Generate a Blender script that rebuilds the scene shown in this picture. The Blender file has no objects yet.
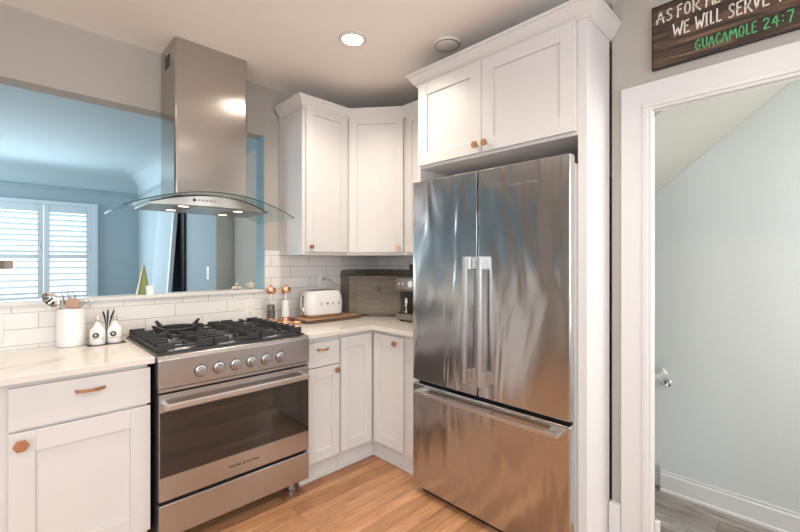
import bpy, bmesh, math, random
from mathutils import Vector, Matrix
random.seed(4)
R = math.radians
SC = bpy.context.scene
COL = SC.collection

# ------------------------------------------------------------------ camera
HC = 1.36
cd = bpy.data.cameras.new('camera')
cam = bpy.data.objects.new('camera', cd); COL.objects.link(cam)
cam.location = (-2.44, -2.77, HC)
cam.rotation_euler = (R(90), 0, R(45.7 - 90))
cd.sensor_fit = 'HORIZONTAL'; cd.sensor_width = 36.0
cd.lens = 407.0 / 800 * 36
cd.shift_y = -(266 - 261.5) / 800
cd.clip_start = .02
SC.camera = cam

# ------------------------------------------------------------------ world
w = bpy.data.worlds.new('world'); SC.world = w; w.use_nodes = True
bg = w.node_tree.nodes['Background']
bg.inputs[0].default_value = (.86, .94, 1, 1); bg.inputs[1].default_value = 2.0

def area(name, loc, rot, sx, sy, power, col, spread=180):
    l = bpy.data.lights.new(name, 'AREA'); l.shape = 'RECTANGLE'; l.size = sx; l.size_y = sy
    l.energy = power; l.color = col; l.spread = R(spread)
    o = bpy.data.objects.new(name, l); COL.objects.link(o); o.location = loc; o.rotation_euler = rot
    return o
# daylight entering through the dining north window and assumed, unseen ones (kitchen south and west, dining west)
area('daylight_south', (-2.2, -5.1, 1.5), (R(90), 0, 0), 2.6, 1.5, 24, (.97, .98, 1))
area('daylight_west', (-4.3, -3.0, 1.45), (R(90), 0, R(-90)), 2.0, 1.9, 18, (.93, .965, 1))
area('daylight_dining', (-2.3, 4.30, 1.5), (R(90), 0, R(180)), 1.4, 1.2, 20, (.80, .92, 1))
area('daylight_dining_west', (-4.3, 3.55, 1.5), (R(90), 0, R(-90)), 1.2, 1.4, 32, (.80, .92, 1))
area('fill_hall', (.30, -3.85, 1.5), (R(90), 0, 0), .7, 1.4, 22, (.97, .98, .97))  # added fill light; the hall has no window

SC.view_settings.view_transform = 'Standard'; SC.view_settings.look = 'None'
SC.view_settings.exposure = 0.42; SC.view_settings.gamma = 1; SC.view_settings.use_curve_mapping = False
SC.cycles.use_denoising = True
SC.cycles.max_bounces = 10; SC.cycles.transparent_max_bounces = 12
SC.cycles.sample_clamp_indirect = 6

# ------------------------------------------------------------------ materials
def mat(name, col, rough=.5, metal=0, **k):
    m = bpy.data.materials.new(name); m.use_nodes = True
    b = m.node_tree.nodes['Principled BSDF']
    b.inputs['Base Color'].default_value = (*col, 1)
    b.inputs['Roughness'].default_value = rough; b.inputs['Metallic'].default_value = metal
    for a, v in k.items(): b.inputs[a.replace('_', ' ')].default_value = v
    return m
def N(m, t, **k):
    n = m.node_tree.nodes.new(t)
    for a, v in k.items(): setattr(n, a, v)
    return n
def L(m, a, b): m.node_tree.links.new(a, b)
def bsdf(m): return m.node_tree.nodes['Principled BSDF']
def coords(m, scale=(1, 1, 1), rot=(0, 0, 0), kind='Object', loc=(0, 0, 0)):
    tc = N(m, 'ShaderNodeTexCoord'); mp = N(m, 'ShaderNodeMapping')
    mp.inputs['Scale'].default_value = scale; mp.inputs['Rotation'].default_value = rot; mp.inputs['Location'].default_value = loc
    L(m, tc.outputs[kind], mp.inputs[0]); return mp.outputs[0]
def noise(m, vec, scale, detail=4, rough=.55, dist=0):
    n = N(m, 'ShaderNodeTexNoise'); n.inputs['Scale'].default_value = scale; n.inputs['Detail'].default_value = detail
    n.inputs['Roughness'].default_value = rough; n.inputs['Distortion'].default_value = dist; L(m, vec, n.inputs['Vector']); return n.outputs['Fac']
def ramp(m, fac, stops):
    r = N(m, 'ShaderNodeValToRGB'); e = r.color_ramp.elements
    while len(e) < len(stops): e.new(.5)
    for i, (p, c) in enumerate(stops): e[i].position = p; e[i].color = (*c, 1)
    L(m, fac, r.inputs[0]); return r.outputs[0]
def bump(m, h, strength, dist=.01):
    b = N(m, 'ShaderNodeBump'); b.inputs['Strength'].default_value = strength; b.inputs['Distance'].default_value = dist
    L(m, h, b.inputs['Height']); L(m, b.outputs[0], bsdf(m).inputs['Normal']); return b
def plaster(name, col, st=.25, sc=90):
    m = mat(name, col, .75); v = coords(m); bump(m, noise(m, v, sc, 3), st, .003); return m

M = {}
M['cab'] = mat('white_cabinet_paint', (.69, .68, .67), .38)
v = coords(M['cab']); bump(M['cab'], noise(M['cab'], v, 60), .03, .002)
M['trim'] = mat('white_trim_paint', (.69, .69, .69), .4)
v = coords(M['trim']); bump(M['trim'], noise(M['trim'], v, 40), .03, .002)
M['wall'] = plaster('grey_wall_paint', (.455, .43, .395), .35)
M['ceil'] = plaster('ceiling_paint', (.92, .88, .835), .4, 60)
M['blue'] = plaster('blue_wall_paint', (.40, .50, .545), .5)
M['bluej'] = plaster('blue_wall_paint_shaded', (.30, .46, .56), .9, 130)  # same blue wall paint, jamb's different lighting put into the colour; coarser bump
M['bluec'] = plaster('blue_cast_ceiling_and_board_paint', (.50, .62, .67), .3)  # dining ceiling and cove: blue cast put into the colour; board's own blue
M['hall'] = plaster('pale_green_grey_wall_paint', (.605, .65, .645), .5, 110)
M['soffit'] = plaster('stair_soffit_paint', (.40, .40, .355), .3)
M['nook'] = plaster('nook_wall_paint', (.60, .575, .52), .3)
M['shutter'] = mat('shutter_paint', (.72, .80, .84), .45)
M['black'] = mat('black_plastic', (.012, .012, .013), .4)
M['dark'] = mat('dark_enamel', (.03, .03, .032), .45)
M['knob'] = mat('satin_chrome_knob', (.50, .50, .51), .28, 1)
M['iron'] = mat('cast_iron', (.022, .024, .028), .5)
v = coords(M['iron']); bump(M['iron'], noise(M['iron'], v, 300), .3, .001)
M['chrome'] = mat('chrome', (.75, .75, .76), .15, 1)
M['copper'] = mat('brushed_copper', (.82, .46, .31), .30, 1)
v = coords(M['copper'], (1, 1, 30)); bump(M['copper'], noise(M['copper'], v, 20), .05, .001)
M['bronze'] = mat('copper_brown_hardware', (.50, .25, .13), .38, .75)
v = coords(M['bronze']); bump(M['bronze'], noise(M['bronze'], v, 50), .05, .001)
M['white'] = mat('white_glazed_ceramic', (.82, .82, .81), .25)
M['plastic'] = mat('white_plastic', (.80, .79, .77), .35)
M['cream'] = mat('glossy_white_enamel', (.76, .76, .755), .18)
M['brass'] = mat('brass', (.75, .55, .30), .3, 1)
M['green'] = mat('green_felt', (.22, .26, .09), .8)
M['stone'] = mat('pale_stone', (.55, .50, .42), .6)
v = coords(M['stone']); L(M['stone'], ramp(M['stone'], noise(M['stone'], v, 60), [(.3, (.30, .25, .20)), (.7, (.75, .72, .66))]), bsdf(M['stone']).inputs['Base Color'])
M['wood_light'] = mat('pale_wood', (.52, .33, .25), .5)
M['salt'] = mat('white_salt', (.85, .85, .86), .8)
M['pepper'] = mat('black_peppercorns', (.05, .045, .04), .7)
v = coords(M['pepper']); L(M['pepper'], ramp(M['pepper'], noise(M['pepper'], v, 260, 1), [(.42, (.01, .01, .01)), (.62, (.25, .22, .20))]), bsdf(M['pepper']).inputs['Base Color'])

def brushed(name, col, rough, axis, wave=0, aniso=0, arot=0):
    """stainless steel brushed along one axis, with a slightly uneven sheet"""
    m = mat(name, col, rough, 1)
    if aniso:
        tg = N(m, 'ShaderNodeTangent', direction_type='RADIAL', axis='Z'); L(m, tg.outputs[0], bsdf(m).inputs['Tangent'])
        bsdf(m).inputs['Anisotropic'].default_value = aniso; bsdf(m).inputs['Anisotropic Rotation'].default_value = arot
    sc = {'x': (2, 300, 300), 'z': (300, 300, 2), 'y': (300, 2, 300)}[axis]
    v = coords(m, sc); n1 = noise(m, v, 1, 2)
    mr = N(m, 'ShaderNodeMapRange'); mr.inputs[3].default_value = rough - .006; mr.inputs[4].default_value = rough + .006
    L(m, n1, mr.inputs[0]); L(m, mr.outputs[0], bsdf(m).inputs['Roughness'])
    if wave:
        v2 = coords(m, (6, 6, 1.5)); n2 = noise(m, v2, 1, 1.5, .5, .8)
        a = N(m, 'ShaderNodeMath', operation='MULTIPLY_ADD'); L(m, n1, a.inputs[0]); a.inputs[1].default_value = .004; L(m, n2, a.inputs[2])
        bump(m, a.outputs[0], wave, .02)
    return m
M['steel'] = brushed('brushed_stainless_steel', (.51, .505, .505), .27, 'x')
M['steelv'] = brushed('fridge_stainless_steel', (.55, .555, .56), .19, 'z', .8, .45, .25)
M['steelh'] = brushed('hood_stainless_steel', (.50, .475, .45), .20, 'z', 0, .85, 0)
M['hoodbody'] = mat('satin_hood_steel', (.46, .43, .40), .36, 1)
M['dullsteel'] = mat('dull_grey_steel', (.36, .34, .32), .42, 1)
M['steels'] = mat('satin_steel_edge', (.66, .65, .64), .32, 1)

def glass(name, col, alpha_refl=.1, tint=1.0):
    m = bpy.data.materials.new(name); m.use_nodes = True; nt = m.node_tree
    nt.nodes.clear(); out = N(m, 'ShaderNodeOutputMaterial'); mx = N(m, 'ShaderNodeMixShader')
    t = N(m, 'ShaderNodeBsdfTransparent'); g = N(m, 'ShaderNodeBsdfGlossy'); g.inputs['Roughness'].default_value = .02
    t.inputs[0].default_value = (*col, 1); lw = N(m, 'ShaderNodeLayerWeight'); lw.inputs[0].default_value = .5; pw = N(m, 'ShaderNodeMath', operation='POWER'); pw.inputs[1].default_value = 4; L(m, lw.outputs['Facing'], pw.inputs[0])
    fr = N(m, 'ShaderNodeMath', operation='MULTIPLY_ADD'); fr.inputs[1].default_value = .35; fr.inputs[2].default_value = .03; L(m, pw.outputs[0], fr.inputs[0]); L(m, fr.outputs[0], mx.inputs[0]); L(m, t.outputs[0], mx.inputs[1]); L(m, g.outputs[0], mx.inputs[2]); L(m, mx.outputs[0], out.inputs[0])
    return m
M['glass'] = glass('clear_glass', (.97, .99, .985))
M['hoodglass'] = glass('hood_glass', (.90, .95, .94))
M['glassedge'] = mat('dark_glass_edge', (.02, .045, .045), .4)
M['ovenglass'] = mat('dark_oven_glass', (.028, .024, .02), .04, 0, IOR=1.62)
def emit(name, col, s):
    m = bpy.data.materials.new(name); m.use_nodes = True; b = bsdf(m)
    b.inputs['Emission Color'].default_value = (*col, 1); b.inputs['Emission Strength'].default_value = s; return m
M['lamp'] = emit('lit_lamp', (1, .90, .76), 18)
M['hoodlamp'] = emit('lit_hood_lamp', (1, .80, .55), 3.5)

def planks(name, axis, c1, c2, c3, length, width, rough, glossc=.3):
    m = mat(name, c1, rough)
    rot = (0, 0, 0) if axis == 'x' else (0, 0, R(90))
    v = coords(m, (1, 1, 1), rot)
    br = N(m, 'ShaderNodeTexBrick'); br.offset = .37; br.offset_frequency = 3
    br.inputs['Color1'].default_value = (0, 0, 0, 1); br.inputs['Color2'].default_value = (1, 1, 1, 1); br.inputs['Mortar'].default_value = (.5, .5, .5, 1)
    br.inputs['Scale'].default_value = 1; br.inputs['Mortar Size'].default_value = .0012; br.inputs['Brick Width'].default_value = length; br.inputs['Row Height'].default_value = width
    br.inputs['Bias'].default_value = 0
    L(m, v, br.inputs['Vector'])
    sepc = N(m, 'ShaderNodeSeparateColor'); L(m, br.outputs['Color'], sepc.inputs[0])
    # per-plank offset of the grain
    cmb = N(m, 'ShaderNodeCombineXYZ'); mu = N(m, 'ShaderNodeMath', operation='MULTIPLY'); mu.inputs[1].default_value = 17
    L(m, sepc.outputs[0], mu.inputs[0]); L(m, mu.outputs[0], cmb.inputs[0]); L(m, mu.outputs[0], cmb.inputs[1])
    add = N(m, 'ShaderNodeVectorMath', operation='ADD'); L(m, v, add.inputs[0]); L(m, cmb.outputs[0], add.inputs[1])
    mp = N(m, 'ShaderNodeMapping'); mp.inputs['Scale'].default_value = (1.6, 16, 1); L(m, add.outputs[0], mp.inputs[0])
    g1 = noise(m, mp.outputs[0], 1.6, 6, .6, 1.2)
    mp2 = N(m, 'ShaderNodeMapping'); mp2.inputs['Scale'].default_value = (6, 160, 1); L(m, add.outputs[0], mp2.inputs[0])
    g2 = noise(m, mp2.outputs[0], 1.5, 3)
    mixn = N(m, 'ShaderNodeMath', operation='MULTIPLY_ADD'); mixn.inputs[1].default_value = .35; L(m, g2, mixn.inputs[0])
    s = N(m, 'ShaderNodeMath', operation='MULTIPLY'); s.inputs[1].default_value = .65; L(m, g1, s.inputs[0]); L(m, s.outputs[0], mixn.inputs[2])
    col = ramp(m, mixn.outputs[0], [(.34, c2), (.5, c1), (.66, c3)])
    hs = N(m, 'ShaderNodeMix', data_type='RGBA', blend_type='MULTIPLY'); hs.inputs[0].default_value = 1
    tone = ramp(m, sepc.outputs[0], [(0, (.62, .54, .47)), (.35, (.86, .82, .78)), (1, (1.18, 1.17, 1.16))])
    L(m, col, hs.inputs[6]); L(m, tone, hs.inputs[7])
    mt = N(m, 'ShaderNodeMix', data_type='RGBA'); mt.inputs[7].default_value = (c2[0] * .5, c2[1] * .5, c2[2] * .5, 1)
    L(m, br.outputs['Fac'], mt.inputs[0]); L(m, hs.outputs[2], mt.inputs[6]); L(m, mt.outputs[2], bsdf(m).inputs['Base Color'])
    bump(m, mixn.outputs[0], .08, .002)
    return m
M['oak'] = planks('oak_plank_floor', 'x', (.50, .262, .135), (.30, .145, .066), (.62, .36, .205), 1.3, .083, .38)
M['greyfloor'] = planks('grey_plank_floor', 'y', (.27, .25, .23), (.14, .128, .115), (.42, .395, .365), .9, .15, .5)

def quartz():
    m = mat('veined_quartz', (.8, .77, .73), .18)
    v = coords(m, (1, 1, 1), (0, 0, R(24)))
    n = noise(m, v, 1.1, 3, .5, .8)
    d = N(m, 'ShaderNodeMath', operation='SUBTRACT'); d.inputs[1].default_value = .5; L(m, n, d.inputs[0])
    a = N(m, 'ShaderNodeMath', operation='ABSOLUTE'); L(m, d.outputs[0], a.inputs[0])
    c = ramp(m, a.outputs[0], [(0, (.56, .50, .43)), (.006, (.68, .65, .61)), (.02, (.72, .685, .64)), (.2, (.74, .705, .66))])
    L(m, c, bsdf(m).inputs['Base Color']); return m
M['quartz'] = quartz()

def tiles(name, rot, w_, h_, loc):
    m = mat(name, (.8, .79, .77), .16)
    tc = N(m, 'ShaderNodeTexCoord'); sp = N(m, 'ShaderNodeSeparateXYZ'); cm = N(m, 'ShaderNodeCombineXYZ'); ad = N(m, 'ShaderNodeVectorMath', operation='ADD')
    L(m, tc.outputs['Object'], sp.inputs[0]); L(m, sp.outputs[rot], cm.inputs[0]); L(m, sp.outputs[2], cm.inputs[1]); L(m, cm.outputs[0], ad.inputs[0]); ad.inputs[1].default_value = loc; v = ad.outputs[0]
    br = N(m, 'ShaderNodeTexBrick'); br.offset = .5
    br.inputs['Color1'].default_value = (.76, .745, .72, 1); br.inputs['Color2'].default_value = (.82, .81, .79, 1); br.inputs['Mortar'].default_value = (.42, .41, .40, 1)
    br.inputs['Scale'].default_value = 1; br.inputs['Mortar Size'].default_value = .0018; br.inputs['Mortar Smooth'].default_value = .3
    br.inputs['Brick Width'].default_value = w_; br.inputs['Row Height'].default_value = h_
    L(m, v, br.inputs['Vector']); L(m, br.outputs['Color'], bsdf(m).inputs['Base Color'])
    iv = N(m, 'ShaderNodeMath', operation='SUBTRACT'); iv.inputs[0].default_value = 1; L(m, br.outputs['Fac'], iv.inputs[1])
    bump(m, iv.outputs[0], .5, .002); return m
# Object coords of a vertical sheet: rotate so that (x, z) or (y, z) become the brick plane
M['tileA'] = tiles('white_subway_tile', 0, .3175, .0815, (.722 + .3175 * 20, -.916 + .0815 * 20, 0))
M['tileL'] = tiles('white_subway_tile_low', 0, .3175, .0815, (.722 + .3175 * 20, -1.103 + .0815 * 20, 0))
M['tileC'] = tiles('white_cap_tile', 0, .1555, .08, (2.41 + .1555 * 20.5, -1.102 + .08 * 20, 0))
M['tileB'] = tiles('white_subway_tile_side', 1, .3175, .0815, (.12 + .3175 * 20, -.916 + .0815 * 20, 0))

def rustic(name, c1, c2, c3, axis=(3, 3, 40)):
    m = mat(name, c1, .7); v = coords(m, axis); n = noise(m, v, 1.3, 6, .65, 1.5)
    L(m, ramp(m, n, [(.3, c2), (.5, c1), (.72, c3)]), bsdf(m).inputs['Base Color']); bump(m, n, .3, .003); return m
M['signwood'] = rustic('stained_sign_wood', (.055, .036, .027), (.018, .013, .010), (.30, .17, .095), (1.2, 1.6, 15))
M['breadbox'] = rustic('distressed_grey_brown_wood', (.20, .175, .145), (.155, .133, .11), (.26, .225, .185), (3, 3, 25))
M['bareedge'] = mat('worn_wood_edge', (.30, .15, .08), .7)
M['board'] = rustic('dark_edge_board_wood', (.13, .07, .045), (.05, .025, .018), (.22, .13, .08), (4, 20, 20))
M['boardtop'] = rustic('board_top_wood', (.42, .25, .15), (.30, .16, .09), (.50, .32, .2), (3, 25, 3))
M['signwhite'] = mat('cream_paint', (.80, .76, .70), .7)
M['signgreen'] = mat('green_paint', (.10, .52, .19), .7)
M['letter'] = mat('dark_lettering', (.05, .045, .04), .5)
M['lettersilver'] = mat('grey_lettering', (.28, .27, .26), .4, .5)

# ------------------------------------------------------------------ mesh helpers
class MB:
    def __init__(s): s.bm = bmesh.new()
    def box(s, x0, x1, y0, y1, z0, z1, mx=None):
        vs = [s.bm.verts.new(Vector(p) if mx is None else mx @ Vector(p)) for p in
              [(x0, y0, z0), (x1, y0, z0), (x1, y1, z0), (x0, y1, z0), (x0, y0, z1), (x1, y0, z1), (x1, y1, z1), (x0, y1, z1)]]
        for f in ((0, 3, 2, 1), (4, 5, 6, 7), (0, 1, 5, 4), (1, 2, 6, 5), (2, 3, 7, 6), (3, 0, 4, 7)): s.bm.faces.new([vs[i] for i in f])
        return s
    def prism(s, pts, z0, z1, mx=None):
        """extrude polygon pts (x,y) from z0 to z1"""
        T = (lambda p: mx @ Vector(p)) if mx is not None else Vector
        a = [s.bm.verts.new(T((x, y, z0))) for x, y in pts]; b = [s.bm.verts.new(T((x, y, z1))) for x, y in pts]
        n = len(pts); s.bm.faces.new(a[::-1]); s.bm.faces.new(b)
        for i in range(n): s.bm.faces.new((a[i], a[(i + 1) % n], b[(i + 1) % n], b[i]))
        return s
    def sweep(s, prof, path, closed=False):
        """prof: (offset outwards, z) closed polygon; path: list of (x,y); outward = left-hand normal"""
        n = len(path); rings = []
        for i in range(n):
            p = Vector(path[i]); ds = []
            if i > 0: ds.append((p - Vector(path[i - 1])).normalized())
            if i < n - 1: ds.append((Vector(path[i + 1]) - p).normalized())
            ns = [Vector((-d.y, d.x)) for d in ds]
            if len(ns) == 2:
                m_ = (ns[0] + ns[1]).normalized(); m_ = m_ / max(.2, m_.dot(ns[0]))
            else: m_ = ns[0]
            rings.append([s.bm.verts.new((p.x + m_.x * o, p.y + m_.y * o, z)) for o, z in prof])
        k = len(prof)
        for i in range(n - 1):
            for j in range(k): s.bm.faces.new((rings[i][j], rings[i][(j + 1) % k], rings[i + 1][(j + 1) % k], rings[i + 1][j]))
        s.bm.faces.new(rings[0][::-1]); s.bm.faces.new(rings[-1])
        return s
    def lathe(s, prof, c=(0, 0, 0), seg=28, mx=None, cap=True):
        """prof: (r,z) bottom to top"""
        T = (lambda p: mx @ Vector(p)) if mx is not None else Vector
        rings = []
        for r, z in prof:
            rings.append([s.bm.verts.new(T((c[0] + r * math.cos(2 * math.pi * i / seg), c[1] + r * math.sin(2 * math.pi * i / seg), c[2] + z))) for i in range(seg)])
        for a, b in zip(rings, rings[1:]):
            for i in range(seg): s.bm.faces.new((a[i], a[(i + 1) % seg], b[(i + 1) % seg], b[i]))
        if cap: s.bm.faces.new(rings[0][::-1]); s.bm.faces.new(rings[-1])
        return s
    def tube(s, pts, r, seg=8, closed=False):
        pts = [Vector(p) for p in pts]; n = len(pts); rings = []
        up = None
        for i in range(n):
            if closed: d = pts[(i + 1) % n] - pts[i - 1]
            else: d = pts[min(i + 1, n - 1)] - pts[max(i - 1, 0)]
            d.normalize()
            if up is None:
                up = Vector((0, 0, 1)) if abs(d.z) < .9 else Vector((1, 0, 0))
            a = d.cross(up)
            if a.length < 1e-4: a = d.cross(Vector((0, 1, 0)))
            a.normalize(); b = a.cross(d); up = b
            rr = r[i] if isinstance(r, (list, tuple)) else r
            rings.append([s.bm.verts.new(pts[i] + (a * math.cos(2 * math.pi * k / seg) + b * math.sin(2 * math.pi * k / seg)) * rr) for k in range(seg)])
        m_ = n if closed else n - 1
        for i in range(m_):
            A, B = rings[i], rings[(i + 1) % n]
            for k in range(seg): s.bm.faces.new((A[k], A[(k + 1) % seg], B[(k + 1) % seg], B[k]))
        if not closed: s.bm.faces.new(rings[0][::-1]); s.bm.faces.new(rings[-1])
        return s
    def obj(s, name, m, parent=None, bevel=0, smooth=False, loc=None, rot=None, seg=2):
        bmesh.ops.recalc_face_normals(s.bm, faces=s.bm.faces)
        me = bpy.data.meshes.new(name); s.bm.to_mesh(me); s.bm.free()
        o = bpy.data.objects.new(name, me); COL.objects.link(o)
        for x in (m if isinstance(m, list) else [m]): me.materials.append(x)
        if parent is not None: o.parent = parent
        if loc is not None: o.location = loc
        if rot is not None: o.rotation_euler = rot
        if smooth:
            for p in me.polygons: p.use_smooth = True
            if bevel == 0:
                md = o.modifiers.new('edges', 'EDGE_SPLIT'); md.split_angle = R(38)
        if bevel:
            md = o.modifiers.new('bevel', 'BEVEL'); md.width = bevel; md.segments = seg; md.limit_method = 'ANGLE'; md.angle_limit = R(35)
            md.harden_normals = False
        return o
def root(name, label, cat, loc=(0, 0, 0), rz=0, group=None):
    o = bpy.data.objects.new(name, None); COL.objects.link(o); o.location = loc; o.rotation_euler = (0, 0, rz)
    o.empty_display_size = .05
    return tag(o, label, cat, group)
def tag(o, label, cat, group=None):
    o['label'] = label; o['category'] = cat
    if group: o['group'] = group
    return o
def struct(o): o['kind'] = 'structure'; return o
def disc_pts(n, r, cx=0, cy=0, a0=0): return [(cx + r * math.cos(a0 + 2 * math.pi * i / n), cy + r * math.sin(a0 + 2 * math.pi * i / n)) for i in range(n)]
def text(name, s, size, m, parent, mx, extrude=.0008, spacing=1.0):
    """real lettering as a mesh; mx maps text plane (x right, y up, z towards viewer)"""
    cu = bpy.data.curves.new(name, 'FONT'); cu.body = s; cu.size = size; cu.extrude = extrude; cu.space_character = spacing; cu.align_x = 'LEFT'; cu.offset = size * .035
    t = bpy.data.objects.new('tmp', cu); COL.objects.link(t)
    dg = bpy.context.evaluated_depsgraph_get(); me = bpy.data.meshes.new_from_object(t.evaluated_get(dg))
    bpy.data.objects.remove(t); me.transform(mx); me.name = name
    me.materials.clear(); me.materials.append(m)
    o = bpy.data.objects.new(name, me); COL.objects.link(o); o.parent = parent; return o
FRONT = Matrix(((1, 0, 0, 0), (0, 0, -1, 0), (0, 1, 0, 0), (0, 0, 0, 1)))   # text facing local -y

# ------------------------------------------------------------------ room
CH = 2.625; WA = .02; XW = -.30; XB = -.285
b = MB(); b.box(-4.4, -.255, -5.2, 4.54, -.2, 0); b.box(-.255, .0, -2.06, 4.54, -.2, 0); struct(b.obj('floor', M['oak']))
b = MB(); b.box(-4.54, 1.2, -5.34, .09, CH, CH + .1); struct(b.obj('ceiling', M['ceil']))
b = MB(); b.box(-4.54, -.6, .09, 4.54, CH, CH + .1); struct(b.obj('ceiling_dining', M['bluec']))
# back wall with the pass-through opening
OX0, OX1, OZ0, OZ1 = -4.2, -1.086, 1.145, 2.268
def wall_with_hole(name, m, bx, hole, axis):
    x0, x1, y0, y1, z0, z1 = bx; h0, h1, g0, g1 = hole; b = MB()
    if axis == 'x':
        b.box(x0, h0, y0, y1, z0, z1); b.box(h1, x1, y0, y1, z0, z1)
        if g0 > z0: b.box(h0, h1, y0, y1, z0, g0)
        b.box(h0, h1, y0, y1, g1, z1)
    else:
        b.box(x0, x1, y0, h0, z0, z1); b.box(x0, x1, h1, y1, z0, z1)
        if g0 > z0: b.box(x0, x1, h0, h1, z0, g0)
        b.box(x0, x1, h0, h1, g1, z1)
    bmesh.ops.remove_doubles(b.bm, verts=b.bm.verts, dist=1e-5)
    return struct(b.obj(name, m))
wall_with_hole('wall_back', M['wall'], (-4.54, .14, WA, .14, 0, CH), (OX0, OX1, OZ0, OZ1), 'x')
struct(MB().box(OX1 - .005, OX1 - .0005, WA + .002, .14, OZ0 + .018, OZ1).obj('trim_1', M['bluej']))
b = MB(); b.box(OX0, OX1 - .006, WA - .022, .165, OZ0 - .006, OZ0 + .015); struct(b.obj('trim_2', M['trim'], bevel=.003))
# blue skin of the back wall on the dining side
b = MB(); b.box(-4.4, OX0, .14, .145, 0, CH); b.box(OX0, OX1, .14, .145, 0, OZ0 - .01); b.box(OX0, OX1, .14, .145, OZ1, CH); b.box(OX1, -.79, .14, .145, 0, CH)
struct(b.obj('wall_dining_south', M['blue']))
# backsplash tile
struct(MB().box(-4.4, OX1 - .0005, .012, WA, .922, 1.103).obj('wall_back_tile_lower', M['tileL']))
struct(MB().box(-4.4, OX1 - .0005, .012, WA, 1.1035, OZ0 - .006).obj('wall_back_tile_cap', M['tileC']))
b = MB(); b.box(OX1, 0, .012, WA, .922, 1.405); b.box(OX1, -.97, .012, WA, 1.405, 1.44)
struct(b.obj('wall_back_tile', M['tileA']))
struct(MB().box(-.008, 0, -1.06, .012, .922, 1.405).obj('wall_right_tile', M['tileB']))
# right-hand walls
struct(MB().box(0, .14, -2.045, WA, 0, CH).obj('wall_right', M['wall']))
b = MB()
b.box(XW, XB, -2.240, -2.067, 0, CH); b.box(XW, XB, -3.15, -2.240, 2.055, CH); b.box(XW, XB, -5.2, -3.15, 0, CH); b.box(XB, .14, -2.10, -2.067, 0, CH)
struct(b.obj('wall_right_doorway', M['wall']))
wall_with_hole('wall_south', M['wall'], (-4.54, XB, -5.34, -5.2, 0, CH), (-3.6, -.8, .75, 2.25), 'x')
wall_with_hole('wall_left', M['wall'], (-4.54, -4.4, -5.2, .02, 0, CH), (-4.1, -2.0, .5, 2.4), 'y')
for nm, bx in (('window_2', (-3.6, -.8, -5.30, -5.24, .75, 2.25)),):
    b = MB(); b.box(-3.6, -3.54, -5.3, -5.24, .75, 2.25); b.box(-.86, -.8, -5.3, -5.24, .75, 2.25); b.box(-2.23, -2.17, -5.3, -5.24, .75, 2.25); b.box(-3.6, -.8, -5.3, -5.24, .75, .81); b.box(-3.6, -.8, -5.3, -5.24, 2.19, 2.25)
    struct(b.obj(nm, M['trim']))  # unseen window assumed behind the camera, put in for daylight
b = MB()
for y in (-4.1, -3.08, -2.06): b.box(-4.5, -4.45, y, y + .06, .5, 2.4)
b.box(-4.5, -4.45, -4.1, -2.0, .5, .56); b.box(-4.5, -4.45, -4.1, -2.0, 2.34, 2.4); struct(b.obj('window_3', M['trim']))  # unseen left window, also assumed for daylight

# dining room beyond the opening
wall_with_hole('wall_dining_north', M['blue'], (-4.54, -.79, 4.4, 4.54, 0, CH), (-3.05, -1.54, .80, 2.12), 'x')
struct(MB().box(-.97, -.79, 1.275, 4.4, 0, CH).obj('wall_dining_right', M['blue']))
wall_with_hole('wall_dining_left', M['blue'], (-4.54, -4.4, .02, 4.4, 0, CH), (2.9, 4.2, .8, 2.3), 'y')  # window opening out of view, assumed for the west daylight
struct(MB().box(-.79, -.65, .145, 1.29, 0, CH).obj('wall_nook', M['blue']))
struct(MB().box(-.968, -.79, 1.267, 1.275, 0, CH).obj('trim_3', M['nook']))
# picture rail and cove
pr = [(0, 2.33), (.022, 2.335), (.03, 2.35), (.018, 2.362), (.012, 2.375), (0, 2.378)]
cove = [(0, 2.378)] + [(.24 - .24 * math.cos(a), 2.378 + .247 * math.sin(a)) for a in [R(90 * i / 8) for i in range(1, 9)]] + [(0, 2.625)]
path = [(-4.4, .15), (-4.4, 4.4), (-.97, 4.4), (-.97, 1.28)]
path = [(-.97, 1.28), (-.97, 4.4), (-4.4, 4.4), (-4.4, .15)]
struct(MB().sweep(pr, path).obj('trim_4', M['blue'])); struct(MB().sweep(cove, path).obj('trim_5', M['bluec'], smooth=True))
# nook door
o = struct(MB().box(-.80, -.79, .16, 1.26, 0, 2.375).obj('door_1', M['nook']))
b = MB(); b.box(-.825, -.80, .50, 1.20, .02, 2.34); d = b.obj('panel', M['nook'], o, bevel=.003)
b = MB()
for z in (.3, 1.15, 1.95, 2.12): b.box(-.828, -.8245, .56, 1.14, z, z + .012)
for y in (.56, 1.13): b.box(-.828, -.8245, y, y + .012, .3, 2.13)
b.obj('moulding', M['nook'], o)
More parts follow.
